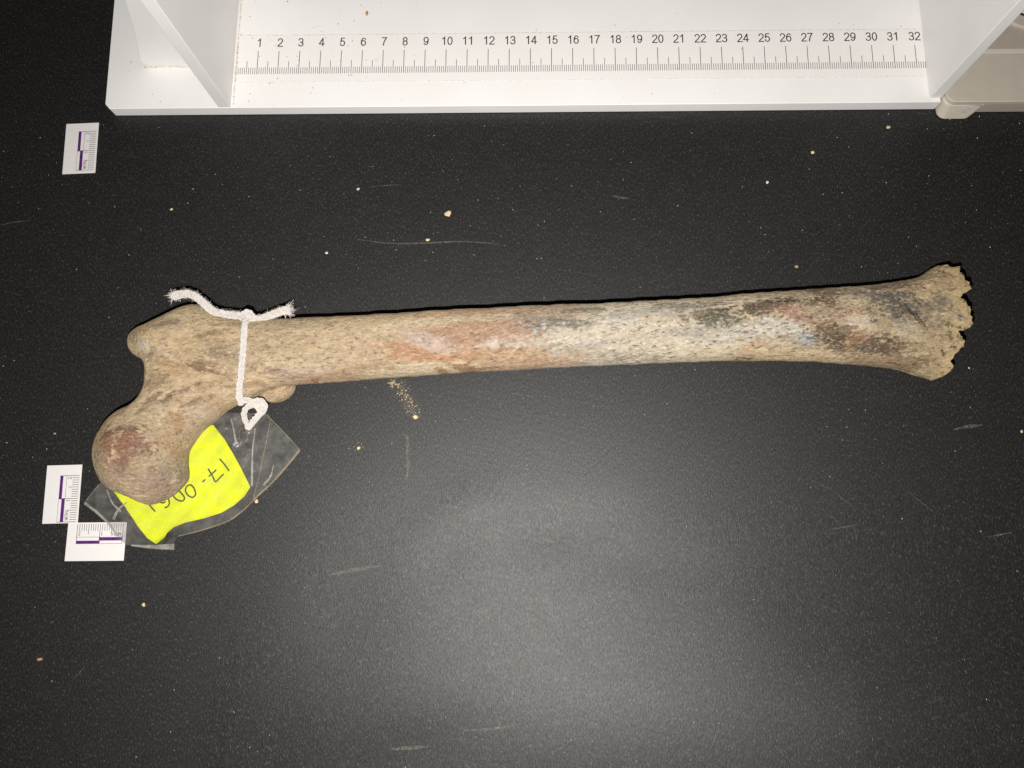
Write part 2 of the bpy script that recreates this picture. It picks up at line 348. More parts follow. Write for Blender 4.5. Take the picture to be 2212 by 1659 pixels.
def make_bone_mat():
    m, nt, bs = new_mat('weathered_bone'); bs.inputs['Diffuse Roughness'].default_value = .55; bs.inputs['Roughness'].default_value = .62; bs.inputs['Specular IOR Level'].default_value = .22
    at_ = nd(nt, 'ShaderNodeAttribute', attribute_name='stain'); ru = nd(nt, 'ShaderNodeAttribute', attribute_name='grain')
    rot = (0, 0, math.radians(-4)); v = coords(nt, (.36, 1, 1), rot); v2 = coords(nt, (1, 1, 1)); v3 = coords(nt, (.55, 1, 1), rot)
    warp = noise(nt, v2, 1.5, 2, .5); wv = nd(nt, 'ShaderNodeVectorMath', operation='MULTIPLY_ADD'); wv.inputs[1].default_value = (.35, .35, .35)
    nt.links.new(warp, wv.inputs[0]); nt.links.new(v, wv.inputs[2]); v = wv.outputs[0]
    dk = noise(nt, v, 11, 2, .6); lt = noise(nt, v3, 12, 2, .6); mid = noise(nt, v, 4.5, 4, .7); pit = noise(nt, v3, 22, 2, .6); spk = noise(nt, v2, 26, 2, .6)
    base = at_.outputs['Color']; gr = ru.outputs['Fac']
    def amount(fac, stops):
        m = nd(nt, 'ShaderNodeMath', operation='MULTIPLY'); nt.links.new(ramp(nt, fac, stops), m.inputs[0]); nt.links.new(gr, m.inputs[1]); return m.outputs[0]
    dark = mix(nt, 1.0, base, (.40, .34, .29), 'MULTIPLY'); lite = mix(nt, .32, mix(nt, 1.0, base, (1.28, 1.28, 1.26), 'MULTIPLY'), (.46, .42, .355))
    c = mix(nt, amount(mid, [(.36, (.55, .55, .55)), (.50, (0, 0, 0))]), base, mix(nt, 1.0, base, (.70, .64, .58), 'MULTIPLY'))
    c = mix(nt, amount(lt, [(.54, (0, 0, 0)), (.64, (1, 1, 1))]), c, lite)
    c = mix(nt, amount(dk, [(.34, (1, 1, 1)), (.43, (0, 0, 0))]), c, dark)
    c = mix(nt, ramp(nt, pit, [(.25, (.85, .85, .85)), (.35, (0, 0, 0))]), c, (.055, .038, .024))
    c = mix(nt, ramp(nt, spk, [(.66, (0, 0, 0)), (.76, (.5, .5, .5))]), c, (.50, .46, .40))
    nt.links.new(c, bs.inputs['Base Color'])
    a1 = nd(nt, 'ShaderNodeMath', operation='ADD'); nt.links.new(dk, a1.inputs[0]); nt.links.new(mid, a1.inputs[1])
    a2 = nd(nt, 'ShaderNodeMath', operation='ADD'); nt.links.new(a1.outputs[0], a2.inputs[0]); nt.links.new(pit, a2.inputs[1])
    bump(nt, bs, a2.outputs[0], .9, .05); return m
M_BONE = make_bone_mat()

# ------------------------------------------------------------------ the sheet of black paper on the table
def paper_z(X, Y):
    """gentle buckles of the paper; flat (z = 0) under everything that lies on it"""
    def g(cx, cy, rx, ry, ang, amp):
        a = math.radians(ang); c, s = math.cos(a), math.sin(a); U = (X - cx) * c + (Y - cy) * s; V = -(X - cx) * s + (Y - cy) * c
        return amp * np.exp(-(U / rx) ** 2 - (V / ry) ** 2)
    z = (.58 + .045 * np.clip(X, -10, 13)) * .5 * (1 - np.tanh((Y + 5.6) / 2.8)) + g(-2.6, 1.4, 2.0, 1.0, 40, .07) + g(-3.4, -.6, 1.6, .8, 40, -.06) + g(1.2, .2, 2.6, .9, 12, -.09) + g(5, -1.2, 3.5, .9, -8, -.05) + g(-7.5, -3.2, 2.2, 4, -20, -.07) + g(2, -3.2, 5, 1.3, 4, .05) + g(9, -3.5, 3, 2, -30, .05) + g(-5, -9, 3, 1.5, 20, -.08)
    return z * np.clip((3.4 - Y) / 3.0, 0, 1) * np.clip((X + 13.5) / 4.0, 0, 1)
xs = np.linspace(-70, 70, 281); ys = np.linspace(-50, 80, 261)
X, Y = np.meshgrid(xs, ys, indexing='ij'); Zp = paper_z(X, Y); ny = len(ys)
fs = [[i * ny + j, (i + 1) * ny + j, (i + 1) * ny + j + 1, i * ny + j + 1] for i in range(len(xs) - 1) for j in range(ny - 1)]
paper = mesh_obj('black_paper', np.stack([X.ravel(), Y.ravel(), Zp.ravel()], -1), fs, M_PAPER, None, True)
tag(paper, kind='structure')
def pz(x, y): return float(paper_z(np.array([x]), np.array([y]))[0])
def on_paper(px, py):
    z = 0.
    for _ in range(5): x, y = at(px, py, z); z = pz(x, y)
    return np.array([x, y, z])

# dusty scuffs and scratches on the paper (parts of the sheet)
def scuff(pts, width):
    P = catmull([on_paper(*p) for p in pts], .12); T, N, B = frames(P); v = []; f = []
    for i, p in enumerate(P):
        s = np.array([-T[i][1], T[i][0], 0]); s /= np.linalg.norm(s) + 1e-9
        w = width * .5 * (math.sin(math.pi * (i + .3) / (len(P) - .4)) ** .6) * random.uniform(.7, 1.2)
        for q in (-1, 1):
            r = p + s * w * q; v.append((r[0], r[1], pz(r[0], r[1]) + .006))
        if i: f.append([2 * i - 2, 2 * i, 2 * i + 1, 2 * i - 1])
    return mesh_obj('scratch', v, f, M_SCUFF, paper)
random.seed(3)
for pts, w in [([(765, 515), (800, 521), (850, 526), (920, 525), (1000, 522), (1080, 527)], .075), ([(795, 404), (830, 401), (866, 398)], .03),
               ([(705, 1243), (760, 1232), (822, 1222)], .16), ([(2058, 929), (2080, 923), (2122, 918)], .14), ([(1790, 1144), (1820, 1139), (1852, 1134)], .06),
               ([(1000, 1578), (1060, 1574), (1112, 1568)], .10), ([(845, 1618), (890, 1615), (930, 1612)], .16), ([(1322, 422), (1340, 427), (1358, 428)], .12),
               ([(878, 938), (881, 965), (879, 985)], .16), ([(880, 985), (882, 1010), (878, 1036)], .14), ([(1750, 1035), (1800, 1062), (1850, 1100)], .03),
               ([(1960, 1060), (1990, 1085), (2020, 1110)], .025), ([(155, 1470), (170, 1455), (190, 1432)], .03), ([(1290, 1055), (1350, 1075), (1400, 1083)], .03),
               ([(0, 487), (30, 480), (65, 476)], .05), ([(2130, 1160), (2150, 1157), (2185, 1150)], .06)]:
    scuff(pts, w)

# ------------------------------------------------------------------ measuring board
BO, BA = np.array([-13.899, 21.393]), -0.005
def bl(x, y): return (BO[0] + math.cos(BA) * x - math.sin(BA) * y, BO[1] + math.sin(BA) * x + math.cos(BA) * y)
def bpoly(pts): return [bl(*p) for p in pts]
board = empty('measuring_board', (*bl(13, 4), 0))
tag(board, 'white acrylic bone measuring board with upright end walls and printed centimetre ruler', 'measuring board')
mb = MB(); mb.add(*prism(bpoly([(-5.92, -1.73), (32.94, -1.73), (32.94, 9.5), (-6.42, 9.5), (-6.15, -1.48)]), .02, .65))
bevel(mb.obj('base_plate', M_WHITE, board), .035)
def wall(x0, x1, name, h):
    q = [(-1.72 if x0 < 0 else -1.55, .655), (8.8, .655), (8.8, h), (-1.72 if x0 < 0 else -1.55, h)]
    v = [(*bl(x0, y), z) for y, z in q] + [(*bl(x1, y), z) for y, z in q]
    f = [[0, 1, 2, 3][::-1], [4, 5, 6, 7]] + [[i, (i + 1) % 4, 4 + (i + 1) % 4, 4 + i] for i in range(4)]
    return bevel(mesh_obj(name, v, [q[::-1] for q in f], M_WHITE, board), .03)
wall(-.70, -.12, 'end_wall', 9.0)
wall(32.42, 32.94, 'end_wall', 9.0)
g = [(-.705, .66), (-4.0, .66), (-4.32, .80), (-4.42, 1.1), (-3.66, 3.1), (-2.94, 5.35), (-1.85, 8.8), (-.705, 8.8)]
v = [(*bl(x, .47), z) for x, z in g] + [(*bl(x, 1.05), z) for x, z in g]; n = len(g)
bevel(mesh_obj('gusset', v, [list(range(n - 1, -1, -1)), list(range(n, 2 * n))] + [[i, (i + 1) % n, n + (i + 1) % n, n + i] for i in range(n)], M_WHITE, board), .02)
mb = MB(); mb.add(*prism(bpoly([(.10, -.44), (32.40, -.44), (32.40, 2.03), (.0, 2.03), (.0, -.36)]), .652, .662)); strip = mb.obj('ruler_strip', M_STRIP, board)
mb = MB()
for k in range(1, 325):
    L = 1.209 if k % 10 == 0 else (.68 if k % 5 == 0 else .34); w = .014 if k % 10 == 0 else .0115
    x = k / 10; q = bpoly([(x - w, 0), (x + w, 0), (x + w, L), (x - w, L)])
    mb.add([(*p, .6645) for p in q], [[0, 1, 2, 3]])
mb.obj('tick_marks', M_INK, strip)
def arc(cx, cy, rx, ry, a0, a1, n=14):
    return [(cx + rx * math.cos(math.radians(a0 + (a1 - a0) * i / n)), cy + ry * math.sin(math.radians(a0 + (a1 - a0) * i / n))) for i in range(n + 1)]
GLYPHS = {   # plain sans strokes in a box one high
 '0': [arc(.28, .5, .23, .5, 90, 450, 28)], '1': [[(.34, 0), (.34, 1)], [(.34, 1), (.27, .88), (.12, .76)]],
 '2': [arc(.28, .73, .23, .27, 170, -30) + [(.36, .42), (.14, .18), (.05, .02)], [(.03, 0), (.53, 0)]],
 '3': [arc(.27, .755, .21, .245, 165, -80) + [(.22, .51)], [(.22, .52)] + arc(.27, .265, .24, .265, 85, -165)],
 '4': [[(.40, 0), (.40, 1)], [(.40, 1), (.02, .26)], [(.02, .25), (.56, .25)]],
 '5': [[(.48, 1), (.14, 1)], [(.14, 1), (.08, .48)], [(.08, .50), (.16, .58)] + arc(.27, .32, .24, .32, 100, -165)],
 '6': [arc(.28, .32, .23, .32, 90, 450, 24), [(.05, .32), (.06, .56), (.12, .82), (.24, .98), (.38, .98), (.49, .80)]],
 '7': [[(.04, 1), (.52, 1)], [(.52, 1), (.36, .70), (.24, .36), (.19, 0)]],
 '8': [arc(.28, .755, .20, .245, 90, 450, 22), arc(.28, .265, .235, .265, 90, 450, 24)],
 '9': [arc(.28, .68, .23, .32, 90, 450, 24), [(.51, .68), (.50, .44), (.44, .18), (.32, .02), (.18, .02), (.07, .20)]],
 'M': [[(.05, 0), (.05, 1)], [(.05, 1), (.35, .1)], [(.35, .1), (.65, 1)], [(.65, 1), (.65, 0)]], 'E': [[(.08, 0), (.08, 1)], [(.08, 1), (.52, 1)], [(.08, .53), (.48, .53)], [(.08, 0), (.54, 0)]],
 'T': [[(.28, 0), (.28, 1)], [(.0, 1), (.56, 1)]], 'R': [[(.08, 0), (.08, 1)], [(.08, 1), (.34, 1)] + arc(.36, .76, .18, .24, 80, -80) + [(.34, .52), (.08, .52)], [(.32, .5), (.56, 0)]],
 'I': [[(.2, 0), (.2, 1)]], 'C': [arc(.36, .5, .30, .5, 50, 310, 22)]}
ADV = {'M': .82, 'I': .40, 'C': .74, 'E': .66, 'T': .62, 'R': .70}
def text_mesh(s, size, wt=.12):
    """stroke lettering centred on x = 0, baseline y = 0; z carries tiny steps so that strokes never share a plane"""
    V = []; F = []; x = 0; lev = 0
    for ch in s:
        for st in GLYPHS[ch]:
            P = np.array(st, float); T = np.gradient(P, axis=0); T /= np.linalg.norm(T, axis=1)[:, None] + 1e-9
            if np.allclose(P[0], P[-1]): t = (P[1] - P[-2]); T[0] = T[-1] = t / np.linalg.norm(t)
            b = len(V); lev += 1
            for k, (p, t) in enumerate(zip(P, T)):
                e = (-wt / 2 if k == 0 else wt / 2 if k == len(P) - 1 else 0) * .8
                for q in (-.5, .5): V.append((x + p[0] + t[0] * e - t[1] * wt * q, p[1] + t[1] * e + t[0] * wt * q, lev * .0006))
                if k: F.append([b + 2 * k - 2, b + 2 * k, b + 2 * k + 1, b + 2 * k - 1][::-1])
        x += ADV.get(ch, .66)
    V = np.array(V); V[:, 0] -= x / 2 - .05; V[:, :2] *= size; return V, F
for k in range(1, 33):
    v, f = text_mesh(str(k), .40)
    mesh_obj('numeral', [(*bl(k + .03 + p[0] * 1.08, 1.46 + p[1]), .6645 + p[2]) for p in v], f, M_INK, strip)
# yellowed glue along the joints and the film
random.seed(11)
def stain(x0, y0, x1, y1, w, name='glue_stain'):
    n = max(4, int(math.hypot(x1 - x0, y1 - y0) / .08)); dx, dy = x1 - x0, y1 - y0; L = math.hypot(dx, dy); sx, sy = -dy / L, dx / L; v = []; f = []
    for i in range(n + 1):
        t = i / n; a = w * random.uniform(.15, 1); b = w * random.uniform(.15, 1) * .4
        v += [(*bl(x0 + dx * t + sx * a, y0 + dy * t + sy * a), .6665), (*bl(x0 + dx * t - sx * b, y0 + dy * t - sy * b), .6665)]
        if i: f.append([2 * i - 2, 2 * i - 1, 2 * i + 1, 2 * i])
    return mesh_obj(name, v, f, M_GLUEF, board)
def make_gluef():
    m, nt, bs = new_mat('glue_film'); bs.inputs['Base Color'].default_value = (.62, .48, .25, 1); bs.inputs['Roughness'].default_value = .5
    v = coords(nt, (1, 1, 1)); a = noise(nt, v, 6, 4, .7)
    nt.links.new(ramp(nt, a, [(.38, (.04, .04, .04)), (.72, (.65, .65, .65))]), bs.inputs['Alpha']); return m
M_GLUEF = make_gluef()
stain(-.06, 2.05, 32.3, 2.03, .03); stain(.1, -.45, 32.3, -.45, .025); stain(-.03, -1.6, -.03, 5, -.10); stain(.02, -.4, .0, 2.0, .05)
stain(-4.45, .44, -.75, .44, -.09)
mb = MB(); random.seed(5)
for _ in range(105):
    x = random.choice([random.uniform(-.0, 32), random.uniform(0, 9), random.uniform(-5.8, 6)]); y = random.uniform(-1.6, 4.6); r = random.uniform(.008, .028) * (1.5 if random.random() < .08 else 1)
    if -1 < x < .05 or abs(y - .45) < .1 and x < 0: continue
    k = 6; a0 = random.random() * 6; q = [bl(x + r * random.uniform(.5, 1.4) * math.cos(a0 + 6.283 * i / k), y + r * random.uniform(.5, 1.4) * math.sin(a0 + 6.283 * i / k)) for i in range(k)]
    mb.add(*prism(q, .664, .672))
o = mb.obj('dirt_specks', M_DIRT, board); tag(o, kind='stuff')

# ------------------------------------------------------------------ beige plastic case at the right edge
case = empty('plastic_case', (*bl(37, 1), 0))
tag(case, 'beige grey plastic instrument case with rounded corner beside the board\'s right wall', 'case')
def rounded(x0, y0, x1, y1, r, n=8):
    P = []
    for cx, cy, a0 in ((x1 - r, y1 - r, 0), (x0 + r, y1 - r, 90), (x0 + r, y0 + r, 180), (x1 - r, y0 + r, 270)):
        for i in range(n + 1):
            a = math.radians(a0 + 90 * i / n); P.append((cx + r * math.cos(a), cy + r * math.sin(a)))
    return P
mb = MB(); mb.add(*prism(bpoly(rounded(33.02, -1.94, 46, .72, .45)), .74, 1.0)); body = bevel(mb.obj('top_cover', M_CASE, case), .04)
mb = MB(); mb.add(*prism(bpoly(rounded(33.05, -1.90, 46, 9, .4)), .02, .735)); bevel(mb.obj('lower_body', M_CASE2, case), .05)
# pale line painting the highlight along the seam of cover and corner foot
mb = MB(); tube(mb, [(*bl(x, y), .745) for x, y in [(33.02, -1.45), (33.06, -1.68), (33.2, -1.88), (33.42, -1.965), (33.9, -1.975), (34.7, -1.975)]], .022, 6); mb.obj('seam_highlight', M_CASELINE, case, True)
# foot that splays out below the cover at the corner
top = rounded(33.0, -1.95, 35.1, -1.0, .4); botm = [(x - (.02 if x < 34 else .5) if True else x, y - (.30 if y < -1.4 else 0)) for x, y in top]
n = len(top); v = [(*bl(*p), .02) for p in botm] + [(*bl(*p), .72) for p in top]
foot = bevel(mesh_obj('corner_foot', v, [list(range(n - 1, -1, -1)), list(range(n, 2 * n))] + [[i, (i + 1) % n, n + (i + 1) % n, n + i] for i in range(n)], M_CASE, case), .05)
mb = MB(); q = [(34.02, .62), (34.46, .62), (34.26, .36), (33.90, .36)]
mb.add([(*bl(x, -1.95 - .30 * (.72 - z) / .7 - .012), z) for x, z in q] + [(*bl(x, -1.90 - .30 * (.72 - z) / .7), z) for x, z in q], [[0, 3, 2, 1], [4, 5, 6, 7]] + [[i, (i + 1) % 4, 4 + (i + 1) % 4, 4 + i] for i in range(4)])
mb.obj('clear_window', M_GLASS, foot).parent = case
# ridge, sunk panel and round pan behind
mb = MB(); mb.add(*prism(bpoly([(33.05, .50), (46, .50), (46, .72), (33.05, .72)]), 1.0, 1.03)); bevel(mb.obj('ridge', M_CASELINE, case), .02)
v = [(*bl(33.05, .74), .97), (*bl(46, .74), .97), (*bl(46, 9), .80), (*bl(33.05, 9), .80), (*bl(33.05, .74), .74), (*bl(46, .74), .74), (*bl(46, 9), .74), (*bl(33.05, 9), .74)]
mesh_obj('rear_panel', v, [[0, 1, 2, 3], [7, 6, 5, 4], [0, 4, 5, 1], [1, 5, 6, 2], [2, 6, 7, 3], [3, 7, 4, 0]], M_CASE2, case)
def disc(cx, cy, r, z0, z1, n=64): return prism(bpoly([(cx + r * math.cos(6.28319 * i / n), cy + r * math.sin(6.28319 * i / n)) for i in range(n)]), z0, z1)
mb = MB(); mb.add(*disc(38.1, 5.1, 3.55, .86, 1.08)); bevel(mb.obj('round_rim', M_CASE, case), .05)
mb = MB(); mb.add(*disc(38.1, 5.1, 3.02, 1.08, 1.12)); bevel(mb.obj('gasket', M_DARK, case), .02)
mb = MB(); mb.add(*disc(38.1, 5.1, 2.95, 1.12, 1.22)); bevel(mb.obj('round_pan', M_CASELINE, case), .05)

# ------------------------------------------------------------------ scale cards
PW = .85
def scale_card(pose, card, z, label):
    x0, y0, a = pose; c, s = math.cos(a), math.sin(a)
    def L(x, y): return (x0 + c * x - s * y, y0 + s * x + c * y)
    t = empty('scale_card', (*L(1, -.6), 0)); tag(t, label, 'scale card', 'printed metric scale cards at the left')
    mb = MB(); lx0, lx1, ly0, ly1 = card; mb.add(*prism([L(lx0, ly0), L(lx1, ly0), L(lx1, ly1), L(lx0, ly1)], z, z + .03)); bevel(mb.obj('card', M_CARD, t), .006, 1)
    def rects(name, R, mat, h=.033):
        m = MB()
        for ax, ay, bx, by in R: m.add([(*L(*p), z + h) for p in ((ax, ay), (bx, ay), (bx, by), (ax, by))], [[0, 1, 2, 3]])
        return m.obj(name, mat, t)
    T = []; w = .011
    for k in range(21):
        e = -.30 if k % 5 else -.45
        if k % 10 == 0: e = -.55 if k == 10 else -PW
        T.append((k / 10 - w, e, k / 10 + w, 0))
    T += [(0, -.57, 1, -.556), (1, -.853, 2, -.84), (.98, -.853, 1.02, -.556)]
    rects('tick_marks', T, M_PRINT)
    rects('colour_bar', [(0, -.85, 1, -.715)], M_PURPLE, .034); rects('colour_bar', [(1, -.715, 2, -.57)], M_PURPLE, .034)
    def text(s_, size, xc, yb, name, wd=1.0):
        v, f = text_mesh(s_, size, .13)
        mesh_obj(name, [(*L(xc - p[0] * wd, yb - p[1]), z + .034 + p[2]) for p in v], f, M_PRINT, t)   # reads along -x, glyph tops towards -y
    text('2', .15, .11, -.345, 'numeral'); text('1', .15, 1.09, -.345, 'numeral'); text('METRIC', .13, 1.70, -.375, 'lettering', .88)
    return t
scale_card((-20.695, 18.895, -1.537), (-.44, 2.155, -1.495, .08), .012, 'white metric scale card standing alone below the board\'s left corner')
scale_card((-19.719, 2.464, -1.544), (-.47, 2.055, -1.485, .07), .042, 'upright metric scale card left of the rounded bone head')
scale_card((-19.594, .368, .009), (-.43, 2.136, -1.57, .06), .006, 'sideways metric scale card partly under the clear plastic sleeve')

# ------------------------------------------------------------------ the bone
def build_bone():
    global RIM_PTS
    rc = resample(BONE_CUT, .05); rs = np.random.RandomState(4); jit = rs.randn(len(rc), 2) * .045; jit[1:-1] = (jit[:-2] + 2.5 * jit[1:-1] + jit[2:]) / 3.0; rc = rc + jit * np.clip(np.minimum(np.arange(len(rc)), len(rc) - 1 - np.arange(len(rc))) / 4, 0, 1)[:, None]
    RIM_PTS = rc
    xs, ys, X, Y, phi, cut, zt = bone_fields(BONE_OUT, list(map(tuple, rc)))
    zm = zmid(X, Y); F_ = np.maximum(phi, cut)
    V, F = march(xs, ys, F_)
    def samp(G):
        u = (V[:, 0] - xs[0]) / DX; v = (V[:, 1] - ys[0]) / DX; i = np.clip(u.astype(int), 0, len(xs) - 2); j = np.clip(v.astype(int), 0, len(ys) - 2); a = u - i; b = v - j
        return G[i, j] * (1 - a) * (1 - b) + G[i + 1, j] * a * (1 - b) + G[i, j + 1] * (1 - a) * b + G[i + 1, j + 1] * a * b
    # at the natural rim the height falls to zero, at the break it does not
    h = samp(np.where(phi < 0, zt, 0)); rim = np.abs(samp(phi)) < DX * .35; h = np.where(rim, np.minimum(h, .06), h); m = samp(zm); n = len(V)
    P3 = np.stack([V[:, 0], V[:, 1], m], -1); ro = (fbm(P3 * [2.2, 5, 5], 3) - .5) * .05 + (fbm(P3 * .8, 2) - .5) * .10
    dist = np.clip((V[:, 0] - 13.5) / 3, 0, 1); ro = ro + dist * (fbm(P3 * 3.0, 3) - .5) * .24 + dist * (fbm(P3 * 9.0, 2) - .5) * .14
    up = h + np.where(rim, 0, ro); dn = h * 1.0
    verts = np.vstack([np.stack([V[:, 0], V[:, 1], m + up], -1), np.stack([V[:, 0], V[:, 1], m - dn], -1)])
    faces = F + [[i + n for i in q[::-1]] for q in F] + [[b, a, a + n, b + n] for a, b in bound_edges(F)]
    o = mesh_obj('raw', verts, faces, None)
    # lesser trochanter: a low knob on the underside that peeks out below the shaft
    bm = bmesh.new(); bmesh.ops.create_icosphere(bm, subdivisions=4, radius=1.0)
    c = at(594, 838, 1.0); a = math.radians(14)
    for q in bm.verts:
        x, y, z = q.co.x * .86, q.co.y * .60, q.co.z * .82
        x *= 1 + .18 * y; q.co = Vector(((c[0] + x * math.cos(a) - y * math.sin(a)) * CM, (c[1] + x * math.sin(a) + y * math.cos(a)) * CM, (.86 + z) * CM))
    k = bpy.data.meshes.new('k'); bm.to_mesh(k); bm.free(); kn = bpy.data.objects.new('k', k); link(kn)
    # marrow cavity, open at the break
    bm = bmesh.new(); bmesh.ops.create_icosphere(bm, subdivisions=4, radius=1.0)
    ce = at(2110, 690, 1.5)
    for q in bm.verts: q.co = Vector(((ce[0] + q.co.x * 5.5) * CM, (ce[1] + q.co.y * 1.62 + q.co.x * -.12) * CM, (1.42 + q.co.z * .92) * CM))
    k2 = bpy.data.meshes.new('k2'); bm.to_mesh(k2); bm.free(); cav = bpy.data.objects.new('k2', k2); link(cav)
    bo = o.modifiers.new('c', 'BOOLEAN'); bo.operation = 'DIFFERENCE'; bo.object = cav; bo.solver = 'EXACT'
    def bake(ob):
        dg = bpy.context.evaluated_depsgraph_get(); return bpy.data.meshes.new_from_object(ob.evaluated_get(dg))
    me = bake(o); bm = bmesh.new(); bm.from_mesh(me); bm.from_mesh(k); me2 = bpy.data.meshes.new('j'); bm.to_mesh(me2); bm.free()
    o2 = bpy.data.objects.new('j', me2); link(o2)
    r = o2.modifiers.new('r', 'REMESH'); r.mode = 'VOXEL'; r.voxel_size = .045 * CM; r.adaptivity = 0
    s = o2.modifiers.new('s', 'SMOOTH'); s.factor = .5; s.iterations = 2
    me3 = bake(o2); me3.name = 'femur_bone'
    for q in (o, kn, cav, o2): bpy.data.objects.remove(q)
    me3.polygons.foreach_set('use_smooth', [True] * len(me3.polygons)); me3.materials.clear(); me3.materials.append(M_BONE)
    return me3
bone_me = build_bone()
BVH = BVHTree.FromPolygons([v.co.copy() for v in bone_me.vertices], [tuple(p.vertices) for p in bone_me.polygons])

